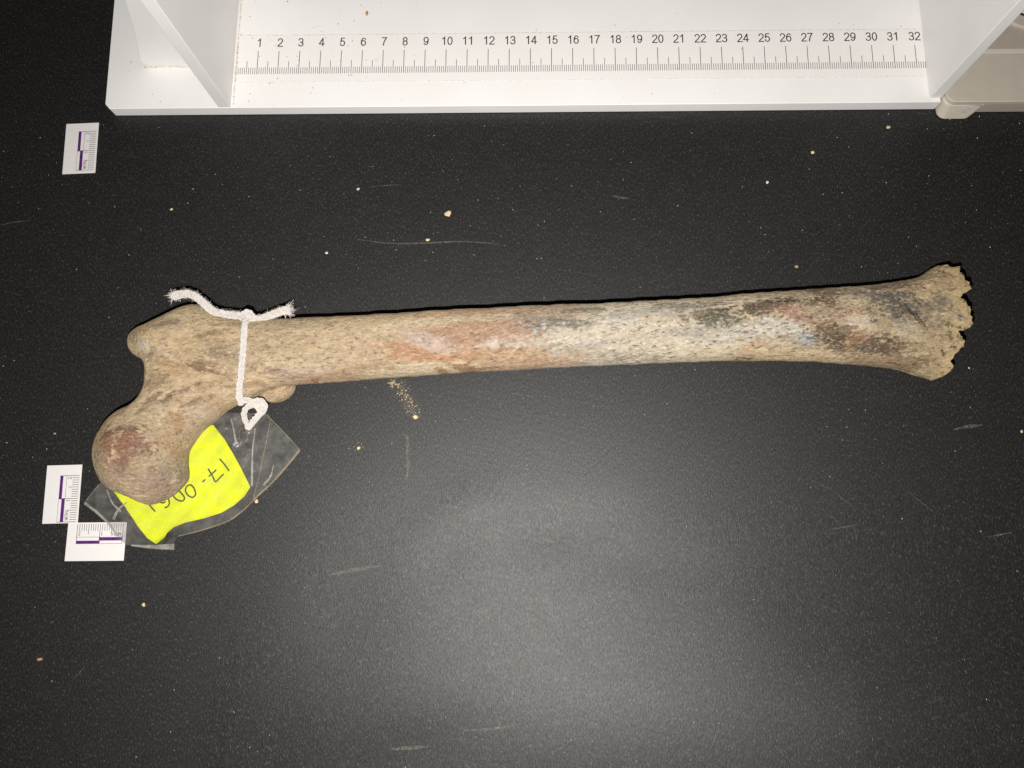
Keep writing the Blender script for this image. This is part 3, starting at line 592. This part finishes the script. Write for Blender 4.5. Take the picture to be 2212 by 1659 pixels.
# stains and weathering of the bone: (x, y, rx, ry, angle, colour, strength), placed on its upper face
STAINS = [
 # head and neck
 (300,990,95,95,0,(166,134,102),.7),(350,975,48,62,15,(190,163,118),.8),(400,1000,22,60,0,(166,150,108),.6),(262,962,52,46,-20,(146,98,72),1.0),(285,985,30,40,-20,(150,108,82),.75),(268,925,36,9,8,(112,72,58),.8),
 (230,955,30,30,0,(150,104,72),.6),(330,1050,55,34,-20,(160,128,106),.7),(225,1015,25,45,20,(172,140,108),.6),(350,1022,30,26,-40,(146,118,100),.55),(298,1000,15,24,0,(196,174,120),.6),
 (300,905,45,16,35,(176,154,108),.6),(365,950,13,42,10,(186,132,76),.6),(395,930,20,40,0,(186,150,100),.5),(315,880,40,10,40,(160,140,100),.5),
 (338,819,30,24,-20,(150,116,86),.8),(372,792,50,18,-25,(190,144,86),.7),(437,789,34,9,8,(124,84,54),.75),(485,765,40,16,-10,(126,106,80),.7),(470,742,60,10,-15,(150,120,80),.5),
 (420,866,26,7,35,(128,84,64),.85),(388,846,34,6,22,(136,100,78),.75),(362,862,14,5,20,(126,94,74),.7),(460,868,32,15,-35,(198,152,84),.7),(435,895,34,38,0,(186,160,136),.5),
 (290,722,15,24,10,(138,118,94),.7),(312,745,13,15,0,(206,198,176),.7),(368,698,44,14,12,(150,134,104),.6),(345,740,20,30,-30,(170,138,96),.4),(365,770,40,4,-30,(214,196,160),.8),
 (420,715,40,8,14,(206,182,140),.5),(520,790,70,20,5,(188,160,116),.5),(480,820,60,8,15,(150,116,80),.5),(470,842,50,6,18,(206,180,134),.6),(545,770,30,30,0,(160,136,104),.4),
 (330,860,30,6,30,(120,92,70),.7),(300,890,26,5,38,(140,112,82),.7),(455,720,40,6,14,(132,104,74),.6),(400,740,30,12,-20,(196,160,104),.6),(500,700,46,7,4,(146,118,84),.5),(530,830,40,7,10,(150,112,76),.6),(410,820,40,8,14,(206,176,126),.6),(385,905,12,30,-8,(172,116,66),.6),(345,930,20,14,0,(204,178,132),.6),(450,800,24,5,-12,(110,76,52),.7),(350,700,36,5,14,(120,98,74),.6),(560,745,50,10,-8,(140,114,84),.5),(325,770,10,26,-15,(132,110,86),.6),
 # upper shaft
 (600,740,120,40,3,(194,166,122),.6),(590,800,60,12,-4,(158,124,100),.6),(655,806,90,14,3,(200,176,158),.6),(705,812,110,9,3,(172,128,98),.65),(650,700,120,10,3,(176,156,120),.5),
 (740,770,110,22,3,(198,170,134),.5),(800,725,110,22,3,(200,172,134),.5),(680,822,7,4,0,(146,84,40),.9),(845,799,24,5,4,(146,92,46),.85),(800,800,70,10,3,(178,138,98),.5),
 (1025,722,140,34,3,(180,130,98),.85),(901,757,80,11,-6,(188,122,72),.8),(945,773,95,8,-3,(178,108,58),.8),(1030,764,140,17,2,(196,142,92),.75),(926,737,56,15,-18,(204,180,166),.7),
 (926,796,140,9,4,(214,194,154),.8),(1005,794,32,6,-5,(142,84,32),.9),(955,803,14,4,0,(140,86,36),.8),(1100,737,66,13,0,(210,186,172),.75),(990,690,140,9,3,(206,190,152),.6),(905,684,16,4,0,(140,110,60),.7),
 (1122,722,72,24,3,(182,132,100),.8),(1175,773,140,14,3,(190,140,96),.85),(1130,742,90,8,2,(208,188,172),.6),
 # burnt grey and calcined middle
 (1400,715,230,50,4,(204,192,166),.8),(1208,702,78,24,-4,(126,118,110),.85),(1180,680,60,8,3,(160,146,118),.6),(1246,730,70,20,-10,(214,204,182),.75),(1370,764,110,13,5,(160,150,138),.75),(1290,745,90,10,8,(170,162,150),.6),
 (1270,670,66,8,3,(104,76,42),.75),(1420,670,150,14,3,(160,156,148),.7),(1395,708,150,18,4,(212,198,168),.7),(1506,716,66,20,8,(164,158,150),.6),(1420,775,60,5,25,(130,118,90),.7),(1330,700,50,12,10,(206,200,192),.6),
 (1494,750,160,20,2,(214,200,168),.75),(1531,678,58,14,4,(100,80,52),.85),(1568,692,48,28,-5,(104,96,74),.85),(1632,664,64,19,8,(86,68,42),.85),(1500,660,90,9,4,(120,104,76),.5),(1613,774,34,7,0,(80,62,36),.95),(1630,746,34,12,20,(190,136,84),.7),
 (1560,730,60,14,0,(190,184,172),.6),(1610,715,70,24,5,(210,204,188),.7),
 # distal third
 (1665,662,84,15,6,(90,74,48),.85),(1702,648,42,8,4,(68,52,32),.8),(1690,708,80,22,4,(206,200,186),.8),(1794,640,30,24,-10,(92,68,44),.9),(1708,671,38,15,0,(176,120,88),.85),(1752,691,44,16,-15,(164,120,94),.8),
 (1826,680,64,20,0,(174,130,96),.75),(1742,732,26,12,0,(162,172,180),.75),(1851,702,36,20,20,(210,194,164),.8),(1802,722,50,22,-8,(100,74,48),.9),(1814,744,25,17,0,(80,58,40),.85),(1876,746,66,22,-5,(80,62,44),.9),
 (1930,752,54,18,-5,(100,76,58),.75),(1851,727,28,15,30,(166,114,72),.75),(1913,640,80,18,-8,(112,103,90),.85),(1962,672,72,34,-12,(104,96,84),1.0),(1926,618,64,8,4,(112,98,80),.75),(1840,650,30,14,0,(204,184,140),.6),
 (1855,625,70,8,3,(126,106,80),.5),(2028,732,62,82,0,(184,157,110),.6),(1990,600,54,22,20,(166,140,98),.7),(2052,614,38,22,0,(148,116,78),.6),(2045,650,30,10,-10,(110,104,94),.6),(2077,683,9,6,0,(112,114,116),.9),
 (1740,772,170,10,-2,(208,178,128),.75),(1913,780,100,9,-6,(130,100,66),.65),(2000,782,34,11,0,(126,100,66),.6),(1960,712,40,14,-30,(196,182,150),.5),(2010,660,28,10,-30,(120,110,92),.5),
 (1963,668,24,1.6,-52,(62,52,42),.8),(1976,684,26,1.8,-50,(56,48,38),.85),(1990,694,26,1.6,-52,(60,50,40),.8),(1950,686,16,1.4,-55,(80,70,55),.7),(2037,762,10,2.5,-65,(80,74,62),.9),(2000,655,20,2.0,-40,(80,72,60),.6)]
def surface_point(px, py, bvh):
    d = CM3 @ np.array([(px - 1106) / FOC, -(py - 829.5) / FOC, -1.]); h = bvh.ray_cast(Vector((0, 0, CAMH * CM)), Vector(d).normalized())[0]
    return (h.x / CM, h.y / CM) if h else at(px, py, 2.5)
def paint_bone(me):
    n = len(me.vertices); co = np.empty(n * 3); me.vertices.foreach_get('co', co); P = co.reshape(-1, 3) / CM
    kx = [at(px, 740, 3.1)[0] for px in (250, 600, 800, 1000, 1230, 1300, 1620, 1760, 1960, 2060)]
    kc = lin([(206,176,128),(204,174,130),(198,170,128),(188,150,112),(180,156,130),(202,190,162),(190,172,140),(170,150,116),(180,156,114),(188,162,114)])  # tans lifted towards the ends; makes up for flash falloff in the colour
    col = np.stack([np.interp(P[:, 0], kx, kc[:, k]) for k in range(3)], -1)
    ca, sa = math.cos(math.radians(4)), math.sin(math.radians(4)); A = np.stack([P[:, 0] * ca + P[:, 1] * sa, -P[:, 0] * sa + P[:, 1] * ca, P[:, 2]], -1)
    wob = fbm(A * [1.2, 2.4, 2.4], 5) - .5; wob2 = fbm(A * [5, 11, 11] + 9, 4) - .5
    q = np.clip((fbm(A * [.5, 1.6, 1.6] + 31, 4) - .46) * 5, 0, 1)[:, None]; col = col * (1 - .45 * q) + .45 * q * lin((206, 184, 144))
    q = np.clip((fbm(A * [.8, 2.2, 2.2] + 57, 4) - .55) * 6, 0, 1)[:, None]; col = col * (1 - .5 * q) + .5 * q * lin((146, 112, 78))
    for px, py, rx, ry, ang, c, s in STAINS:
        cx, cy = surface_point(px, py, BVH); a = math.radians(ang); ux, uy = math.cos(a), math.sin(a); sc = 1 / 53.5
        U = ((P[:, 0] - cx) * ux + (P[:, 1] - cy) * uy) / (rx * sc); V = (-(P[:, 0] - cx) * uy + (P[:, 1] - cy) * ux) / (ry * sc)
        amp = 1.9 if ry > 3 else .5; s = min(1, s * (.92 if px < 600 else 1.08)); c = np.asarray(c) * (.80 if sum(c) > 345 else 1) + np.array((182, 166, 140)) * (.20 if sum(c) > 345 else 0)
        if max(c) - min(c) > .40 * max(c) and px > 600: s *= .75
        soft = .26 if sum(c) < 345 and px > 600 else .5
        d = np.sqrt(U * U + V * V) + wob * amp * .9 + wob2 * amp * 1.25
        w = np.clip((1.0 + soft * .4 - d) / soft, 0, 1); w = (w * w * (3 - 2 * w) * s)[:, None]; col = col * (1 - w) + w * lin(c)
    f = fbm(A * [4.5, 11, 11] + 77, 4)[:, None]; col = col * (.62 + .80 * f)
    grey = col.mean(1, keepdims=True); col = col * .80 + grey * .20
    # pale crumbling rim along the break, with dark spongy pores
    near = np.where(P[:, 0] > 15.5)[0]; d = np.min(np.hypot(P[near, 0][:, None] - RIM_PTS[None, ::2, 0], P[near, 1][:, None] - RIM_PTS[None, ::2, 1]), 1)
    rw = np.clip((.55 - d) / .45 + (fbm(A[near] * 3 + 5, 3) - .5) * 1.6, 0, 1)[:, None] * .75; col[near] = col[near] * (1 - rw) + rw * lin((198, 174, 128))
    po = np.clip((fbm(A[near] * 6.5 + 15, 2) - .62) * 9, 0, 1)[:, None] * np.clip((.9 - d) / .5, 0, 1)[:, None]; col[near] = col[near] * (1 - .8 * po) + .8 * po * lin((92, 76, 54))
    col = np.clip(col * .635, .01, .9)
    at_ = me.color_attributes.new('stain', 'FLOAT_COLOR', 'POINT'); at_.data.foreach_set('color', np.concatenate([col, np.ones((n, 1))], 1).ravel())
    g = np.interp(P[:, 0], [-17, -12, -6, 2, 4, 12, 16, 18], [.55, .7, .65, .7, .95, .95, .85, .6]); ga = me.attributes.new('grain', 'FLOAT', 'POINT'); ga.data.foreach_set('value', g)
paint_bone(bone_me)
femur = bpy.data.objects.new('femur_bone', bone_me); link(femur)
tag(femur, 'long weathered tan leg bone with round head and broken jagged end on black paper', 'bone')
def bone_top(x, y):
    hit = BVH.ray_cast(Vector((x * CM, y * CM, .2)), Vector((0, 0, -1))); return hit[0].z / CM if hit[0] else None
def on_bone(px, py, lift):
    z = 3.2
    for _ in range(8):
        x, y = at(px, py, z); t = bone_top(x, y); z = .6 * z + .4 * ((t if t is not None else 1.6) + lift)
    return (*at(px, py, z), z)
def P3(px, py, z): return (*at(px, py, z), z)

# ------------------------------------------------------------------ cotton string tied round the bone
string = empty('cotton_string', (*at(530, 760, 0), 0)); tag(string, 'white twisted cotton string knotted around the bone neck with frayed ends', 'string')
def ply(name, pts, r, pitch=.42, ph=0.0, parent=None, taper=None):
    C = catmull(pts, .035); T, N, B = frames(C); s = np.concatenate([[0], np.cumsum(np.linalg.norm(np.diff(C, axis=0), axis=1))]); mb = MB()
    rr = np.interp(np.arange(len(C)), [0, len(C) - 1], [1, 1]) if taper is None else np.interp(s / s[-1], *taper)
    for k in range(3):
        a = ph + 2 * math.pi * k / 3 + 2 * math.pi * (s + .10 * np.sin(s * 3.1 + ph) + .05 * np.sin(s * 7.3)) / pitch
        tube(mb, C + (.44 * r * rr)[:, None] * (np.cos(a)[:, None] * N + np.sin(a)[:, None] * B), (.60 + .05 * np.sin(s * 9 + 2 * k)) * r * rr, 8)
    o = mb.obj(name, M_TWINE, parent or string, True); o['r'] = 0; del o['r']; return C
def z1(x, y): return (164.6 + x / 4.033, 576 + y / 4.033)
R_ = .125
kn = on_bone(*z1(1490, 445), .10)
front = [P3(*z1(1478, 452), kn[2] + .05)] + [on_bone(*z1(x, y), .10) for x, y in [(1470, 520), (1462, 600), (1455, 700), (1447, 800), (1438, 900), (1428, 1000), (1420, 1060)]]
lastz = on_bone(*z1(1420, 1110), .08)
front += [lastz]
# the loop continues under the bone and comes back up to the knot
low = [P3(*z1(1432, 1190), 1.25), (*(at(*z1(1450, 1120), .5)), .30), (*(at(*z1(1460, 900), .4)), .16), (*(at(*z1(1470, 700), .4)), .16), (*(at(*z1(1478, 520), .6)), .45), P3(*z1(1480, 425), 1.3), P3(*z1(1482, 420), kn[2] - .1)]
C_front = ply('band', front, R_, .95)
ply('band', [front[-1]] + low, R_, .95, 1.0)
kz = kn[2]
ltail = [P3(*z1(1500, 440), kz + .12), P3(*z1(1400, 425), kz + .08)] + [P3(*z1(x, y), z) for x, y, z in [(1300, 412, 2.45), (1200, 388, 2.5), (1130, 335, 2.55), (1060, 275, 2.5), (985, 238, 2.4), (900, 243, 2.3), (850, 258, 2.2)]]
C_l = ply('tail', ltail, .165, .62, .4, taper=([0, .15, .8, 1], [.85, 1, 1.05, 1.12]))
rtail = [P3(*z1(1495, 440), kz + .10), P3(*z1(1560, 458), kz + .12)] + [P3(*z1(x, y), z) for x, y, z in [(1630, 448, kz + .1), (1710, 418, kz), (1790, 388, kz - .05), (1850, 378, kz - .1)]]
C_r = ply('tail', rtail, .155, .62, .9, taper=([0, .2, .8, 1], [.8, 1, 1.1, 1.25]))
ply('knot', [P3(*z1(1445, 470), kz + .02), P3(*z1(1462, 405), kz + .14), P3(*z1(1505, 395), kz + .2), P3(*z1(1535, 430), kz + .18), P3(*z1(1520, 478), kz + .14), P3(*z1(1478, 480), kz + .12)], .12, .5)
# small loop at the lower side holding the sleeve
lz = lastz[2]
loop = [front[-1], P3(*z1(1425, 1150), lz - .08), P3(*z1(1480, 1165), lz - .2), P3(*z1(1560, 1180), lz - .35), P3(*z1(1622, 1205), lz - .55), P3(*z1(1632, 1245), lz - .8), P3(*z1(1582, 1300), 1.1), P3(*z1(1540, 1350), .8), P3(*z1(1508, 1388), .5), P3(*z1(1496, 1402), .25)]
ply('sleeve_loop', loop, .14, .8, .3)
ply('sleeve_loop', [P3(*z1(1500, 1400), .25), P3(*z1(1484, 1355), .5), P3(*z1(1462, 1295), .8), P3(*z1(1478, 1235), 1.0), P3(*z1(1520, 1210), 1.15), P3(*z1(1575, 1200), 1.3), P3(*z1(1625, 1215), 1.45)], .13, .8, 1.3)
ply('knot', [P3(*z1(1560, 1165), lz - .2), P3(*z1(1610, 1170), lz - .2), P3(*z1(1645, 1215), lz - .45), P3(*z1(1610, 1250), lz - .5), P3(*z1(1570, 1215), lz - .3), P3(*z1(1590, 1180), lz - .15), P3(*z1(1640, 1200), lz - .3)], .125, .7)
random.seed(21)
def fray(end, prev, n, L, spread):
    mb = MB(); e = np.array(end); d = e - np.array(prev); d /= np.linalg.norm(d)
    for _ in range(n):
        o = e - d * .12 + np.array([random.gauss(0, .065) for _ in range(3)]); q = d + np.array([random.gauss(0, spread) for _ in range(3)]); q /= np.linalg.norm(q); l = L * random.uniform(.5, 1.1)
        b = np.array([random.gauss(0, .06) for _ in range(3)])
        tube(mb, catmull([o, o + q * l * .5 + b, o + q * l + b * 1.5], .05), np.linspace(.017, .006, len(catmull([o, o + q * l * .5 + b, o + q * l + b * 1.5], .05))), 5)
    mb.obj('frayed_end', M_TWINE, string, True)
fray(C_l[-1], C_l[-9], 110, .24, .45); fray(C_r[-1], C_r[-6], 120, .26, .42)
mb = MB()
for C, r, n in ((C_front, .13, 700), (C_l, .17, 700), (C_r, .16, 420)):
    T, N, B = frames(C)
    for _ in range(n):
        i = random.randrange(len(C)); a = random.random() * 6.283; o = C[i] + r * .85 * (math.cos(a) * N[i] + math.sin(a) * B[i]); u = (o - C[i]) / r
        q = u * abs(random.gauss(0, .07)) + T[i] * random.gauss(0, .16); b = np.array([random.gauss(0, .03) for _ in range(3)])
        tube(mb, np.array([o, o + q * .5 + b, o + q + b]), .0032, 3, False)
o = mb.obj('fuzz', M_TWINE, string); tag(o, kind='stuff')

# ------------------------------------------------------------------ clear sleeve with the yellow label
SC = at(400, 1060, .2); SD = np.array([.50, -.866]); ST = np.array([-.866, -.50])
def zsheet(x, y):
    s = (x - SC[0]) * SD[0] + (y - SC[1]) * SD[1]; t = (x - SC[0]) * ST[0] + (y - SC[1]) * ST[1]
    base = .13 + .17 * np.clip((s - .2) / 1.6, 0, 1.3) ** 2
    base = base + .16 * np.exp(-((s - 1.9) / .5) ** 2) * np.clip(t / 1.2, 0, 1)                      # rolled corner
    return base + .012 * np.sin(5.1 * t + 2.2 * s) + .010 * np.sin(7.7 * s - 3 * t) + .02 * np.sin(2.3 * t + 1) + .10 * np.exp(-((t + 2.6) / .5) ** 2)
def on_sheet(px, py, dz=0.):
    z = .2
    for _ in range(6): x, y = at(px, py, z); z = float(zsheet(x, y)) + dz
    return (x, y)
sleeve = empty('plastic_sleeve', (*at(420, 1050, 0), 0)); tag(sleeve, 'clear plastic sleeve with tan sealed edges lying under the bone head', 'plastic sleeve')
BAG = [(465, 890), (575, 893), (612, 931), (649, 972), (600, 1030), (545, 1085), (520, 1108), (490, 1128), (430, 1148), (384, 1159), (376, 1170), (379, 1188), (340, 1186), (290, 1181), (270, 1175), (254, 1160), (235, 1130), (206, 1104), (183, 1086), (215, 1045), (300, 960), (380, 900)]
bagw = [on_sheet(*p) for p in BAG][::-1]
sheet(bagw, lambda x, y: zsheet(x, y) + .035, 0, .07, 'upper_film', M_FILM, sleeve)
sheet(bagw, lambda x, y: zsheet(x, y) - .035, 0, .07, 'lower_film', M_FILM, sleeve)
def ribbon(name, pts, w0, w1, mat, parent, dz=.045):
    P = np.array([(*on_sheet(*p), 0) for p in pts]); P = catmull(P, .08); T, N, B = frames(P); v = []; f = []
    for i, p in enumerate(P):
        s = np.array([-T[i][1], T[i][0], 0]); w = w0 + (w1 - w0) * i / (len(P) - 1)
        for q in (-.5, .5):
            r = p + s * w * q; z = float(zsheet(r[0], r[1])); v.append((r[0], r[1], z + dz))
        if i: f.append([2 * i - 2, 2 * i, 2 * i + 1, 2 * i - 1])
    n = len(v); v2 = v + [(a, b, c - .02) for a, b, c in v]
    fb = [[i + n for i in q[::-1]] for q in f]; ed = [[b, a, a + n, b + n] for a, b in bound_edges([list(q) for q in f])]
    return mesh_obj(name, v2, f + fb + ed, mat, parent, False)
ribbon('sealed_edge', [(648, 973), (600, 1030), (545, 1084), (520, 1107), (490, 1127), (430, 1147), (386, 1158)], .09, .05, M_SEAM, sleeve)
ribbon('sealed_edge', [(578, 897), (612, 932), (647, 970)], .03, .03, M_SEAM, sleeve)
ribbon('sealed_edge', [(184, 1086), (206, 1103), (234, 1129), (254, 1158)], .12, .08, M_FOLD, sleeve)
ribbon('sealed_edge', [(187, 1081), (215, 1047)], .03, .03, M_SEAM, sleeve)
ribbon('folded_edge', [(286, 1178), (330, 1181), (377, 1181)], .06, .26, M_FOLD, sleeve, .06)
ribbon('crease', [(586, 905), (577, 950), (566, 1000), (556, 1045), (548, 1082)], .022, .022, M_SEAM, sleeve)
ribbon('crease', [(578, 1060), (574, 1045), (580, 1030)], .03, .02, M_SEAM, sleeve, .05)
for _a, _b, _c in [((552, 925), (546, 985), (545, 1050)), ((500, 905), (506, 930), (512, 960)), ((592, 1005), (585, 1030), (570, 1048)), ((232, 1058), (243, 1085), (262, 1105))]:
    ribbon('crease', [_a, _b, _c], .03, .09, M_FOLD, sleeve, .05)
ribbon('crease', [(275, 1085), (258, 1100), (246, 1122)], .05, .12, M_FOLD, sleeve, .05)
pts = [(527 + 9 * math.cos(a) * 1.0 + 3 * math.sin(a), 940 + 15 * math.sin(a) - 4 * math.cos(a)) for a in np.linspace(0, 6.2832, 25)]
ribbon('punched_hole_rim', pts, .022, .022, M_SEAM, sleeve, .07)
label = empty('paper_label', (*at(400, 1040, 0), 0)); tag(label, 'fluorescent yellow paper label with handwritten number inside the clear sleeve', 'label')
LAB = [(460, 917), (486, 950), (512, 995), (541, 1052), (528, 1072), (505, 1092), (478, 1108), (440, 1120), (400, 1129), (375, 1139), (360, 1152), (353, 1168), (351, 1177), (338, 1176), (318, 1163), (298, 1138), (270, 1095), (245, 1061), (240, 1055), (330, 990), (420, 930)]
sheet([on_sheet(*p) for p in LAB][::-1], zsheet, .012, .06, 'yellow_sheet', M_YELLOW, label)
def z2(x, y): return (164.6 + x / 4.033, 822.9 + y / 4.033)
def pen(pts, w=.062):
    P = np.array([(*on_sheet(*z2(*p)), 0) for p in pts]); P = catmull(P, .03); T, N, B = frames(P); v = []; f = []
    for i, p in enumerate(P):
        s = np.array([-T[i][1], T[i][0], 0])
        for q in (-.5, .5):
            r = p + s * w * q; v.append((r[0], r[1], float(zsheet(r[0], r[1])) + .012))
        if i: f.append([2 * i - 2, 2 * i, 2 * i + 1, 2 * i - 1])
    return v, f
def glyph(strokes):
    m = MB()
    for lv, s in enumerate(strokes):
        v, f = pen(s); m.add([(a, b, c + .0008 * lv) for a, b, c in v], f)
    return m.obj('handwritten_character', M_PEN, label)
glyph([[(1250, 678), (1288, 722), (1333, 784)]])
glyph([[(1285, 811), (1250, 845), (1214, 877), (1185, 822), (1150, 764)], [(1156, 832), (1188, 805), (1222, 774)]])
glyph([[(1101, 882), (1126, 857)]])
glyph([[(1022, 925), (1038, 962), (1040, 990), (1022, 1012), (992, 1008), (962, 980), (953, 945), (968, 915), (998, 906), (1026, 930)]])
glyph([[(925, 985), (943, 1015), (937, 1040), (910, 1046), (872, 1030), (848, 1003), (842, 975), (865, 955), (900, 962), (928, 992)]])
glyph([[(770, 1103), (796, 1096), (812, 1068), (806, 1030), (790, 990), (760, 985), (735, 1010), (733, 1050), (755, 1063), (780, 1050)]])
glyph([[(600, 1025), (640, 1080), (690, 1139)]])

# ------------------------------------------------------------------ crumbs, grit and dust
def chip(px, py, w, h, mat, label_, seed, flat=.5, base=None):
    random.seed(seed); bm = bmesh.new(); c = on_paper(px, py) if base is None else np.array([*at(px, py, base), base])
    for _ in range(26):
        u = Vector((random.gauss(0, 1), random.gauss(0, 1), random.gauss(0, 1))).normalized() * random.uniform(.8, 1)
        bm.verts.new(((c[0] + u.x * w / 2) * CM, (c[1] + u.y * h / 2) * CM, (c[2] + (1 + u.z) * min(w, h) / 2 * flat) * CM))
    bmesh.ops.convex_hull(bm, input=bm.verts); me = bpy.data.meshes.new('bone_crumb'); bm.to_mesh(me); bm.free(); me.materials.append(mat)
    o = bpy.data.objects.new('bone_crumb', me); link(o); tag(o, label_, 'crumb', 'loose crumbs lying around the bone'); return o
k = 1 / 47.
for i, (px, py, w, h, m, lb) in enumerate([
    (968, 463, 18, 16, M_SAND, 'largest flat cream bone flake on the black paper, below ruler numeral ten'),
    (924, 519, 11, 7, M_SAND, 'small cream flake touching the long curved scratch on the paper'),
    (1755, 330, 9, 9, M_SAND, 'round cream crumb below the ruler at numeral twenty-seven'),
    (1918, 276, 11, 8, M_SAND, 'cream crumb just below the board near the beige case'),
    (371, 453, 8, 7, M_SAND, 'cream crumb on bare paper right of the lone scale card'),
    (706, 547, 7, 6, M_WHITECHIP, 'tiny white grit grain left of the long curved scratch'),
    (774, 409, 8, 7, M_WHITECHIP, 'tiny white grit grain left of the short upper scratch'),
    (1657, 395, 8, 8, M_WHITECHIP, 'white grit grain nearest the round cream crumb'),
    (1720, 577, 9, 8, M_BROWNCHIP, 'brown crumb right above the shaft of the bone'),
    (898, 901, 12, 12, M_SAND, 'squarish pale crumb at the end of the sand trail below the bone'),
    (775, 968, 9, 8, M_SAND, 'tan crumb on the paper right of the clear sleeve corner'),
    (555, 1083, 8, 10, M_SAND, 'pale oval crumb touching the sleeve\'s lower right edge'),
    (312, 1306, 9, 9, M_SAND, 'pale crumb below the sideways scale card'),
    (87, 1424, 13, 7, M_BROWNCHIP, 'brown crumb alone in the lower left of the paper'),
    (119, 937, 7, 5, M_BROWNCHIP, 'tan crumb above the upright scale card left of the bone head'),
    (2206, 932, 6, 7, M_SAND, 'cream crumb at the right edge beyond the jagged bone end'),
    (2058, 747, 5, 4, M_WHITECHIP, 'white grit grain just right of the jagged bone end')]):
    chip(px if px != 2058 else 2093, py if px != 2058 else 795, w * k, h * k, m, lb, 100 + i)
chip(793, 30, 8 * k, 14 * k, M_BROWNCHIP, 'brown crumb lying on the white board above the ruler strip', 130, .5, .655)
def specks(name, pts, mat, kind_label):
    mb = MB()
    for x, y, z, r in pts:
        a = random.random() * 6.283; e = random.uniform(.6, 1.6); ca, sa = math.cos(a), math.sin(a)
        q = [(r * e, 0), (-.4 * r * e, .8 * r / e), (-.6 * r * e, -.7 * r / e)]
        mb.add([(x + ca * u - sa * v, y + sa * u + ca * v, z) for u, v in q] + [(x, y, z + r * .9)], [[0, 1, 3], [1, 2, 3], [2, 0, 3], [2, 1, 0]])
    o = mb.obj(name, mat); tag(o, kind_label[0], kind_label[1], None, 'stuff'); return o
random.seed(77)
pts = []
while len(pts) < 3000:
    px, py = random.uniform(-60, 2272), random.uniform(230, 1720)
    d = .35 + .65 * math.exp(-((px - 950) / 420) ** 2 - ((py - 470) / 220) ** 2) + .3 * math.exp(-((px - 1900) / 300) ** 2 - ((py - 500) / 250) ** 2)
    if random.random() > d: continue
    x, y, z = on_paper(px, py); r = min(.006 * random.paretovariate(2.0), .032); pts.append((x, y, z + .001, r))
specks('paper_dust', pts, M_WHITECHIP, ('fine white dust specks scattered over the black paper', 'dust'))
pts = []
path = catmull([(*p, 0) for p in [(848, 826), (866, 836), (872, 855), (882, 872), (892, 890), (896, 900)]], 1.0)
for _ in range(620):
    c = path[int(random.betavariate(1.4, 1.2) * (len(path) - 1))]; sp = 9
    x, y, z = on_paper(c[0] + random.gauss(0, sp), c[1] + random.gauss(0, 6)); pts.append((x, y, z + .001, min(.007 * random.paretovariate(1.9), .05)))
for _ in range(40):
    x, y, z = on_paper(848 + random.gauss(0, 4), 829 + random.gauss(0, 4)); pts.append((x, y, z + .001, random.uniform(.015, .045)))
for _ in range(90):
    x, y, z = on_paper(879 + random.gauss(0, 3), random.uniform(930, 1040)); pts.append((x, y, z + .001, min(.005 * random.paretovariate(1.9), .02)))
for _ in range(40):
    x, y, z = on_paper(775 + random.gauss(0, 8), 965 + random.gauss(0, 7)); pts.append((x, y, z + .001, min(.006 * random.paretovariate(1.9), .03)))
specks('sand_trail', pts, M_SAND, ('trail of pale bone sand spilled on paper below the shaft', 'sand'))
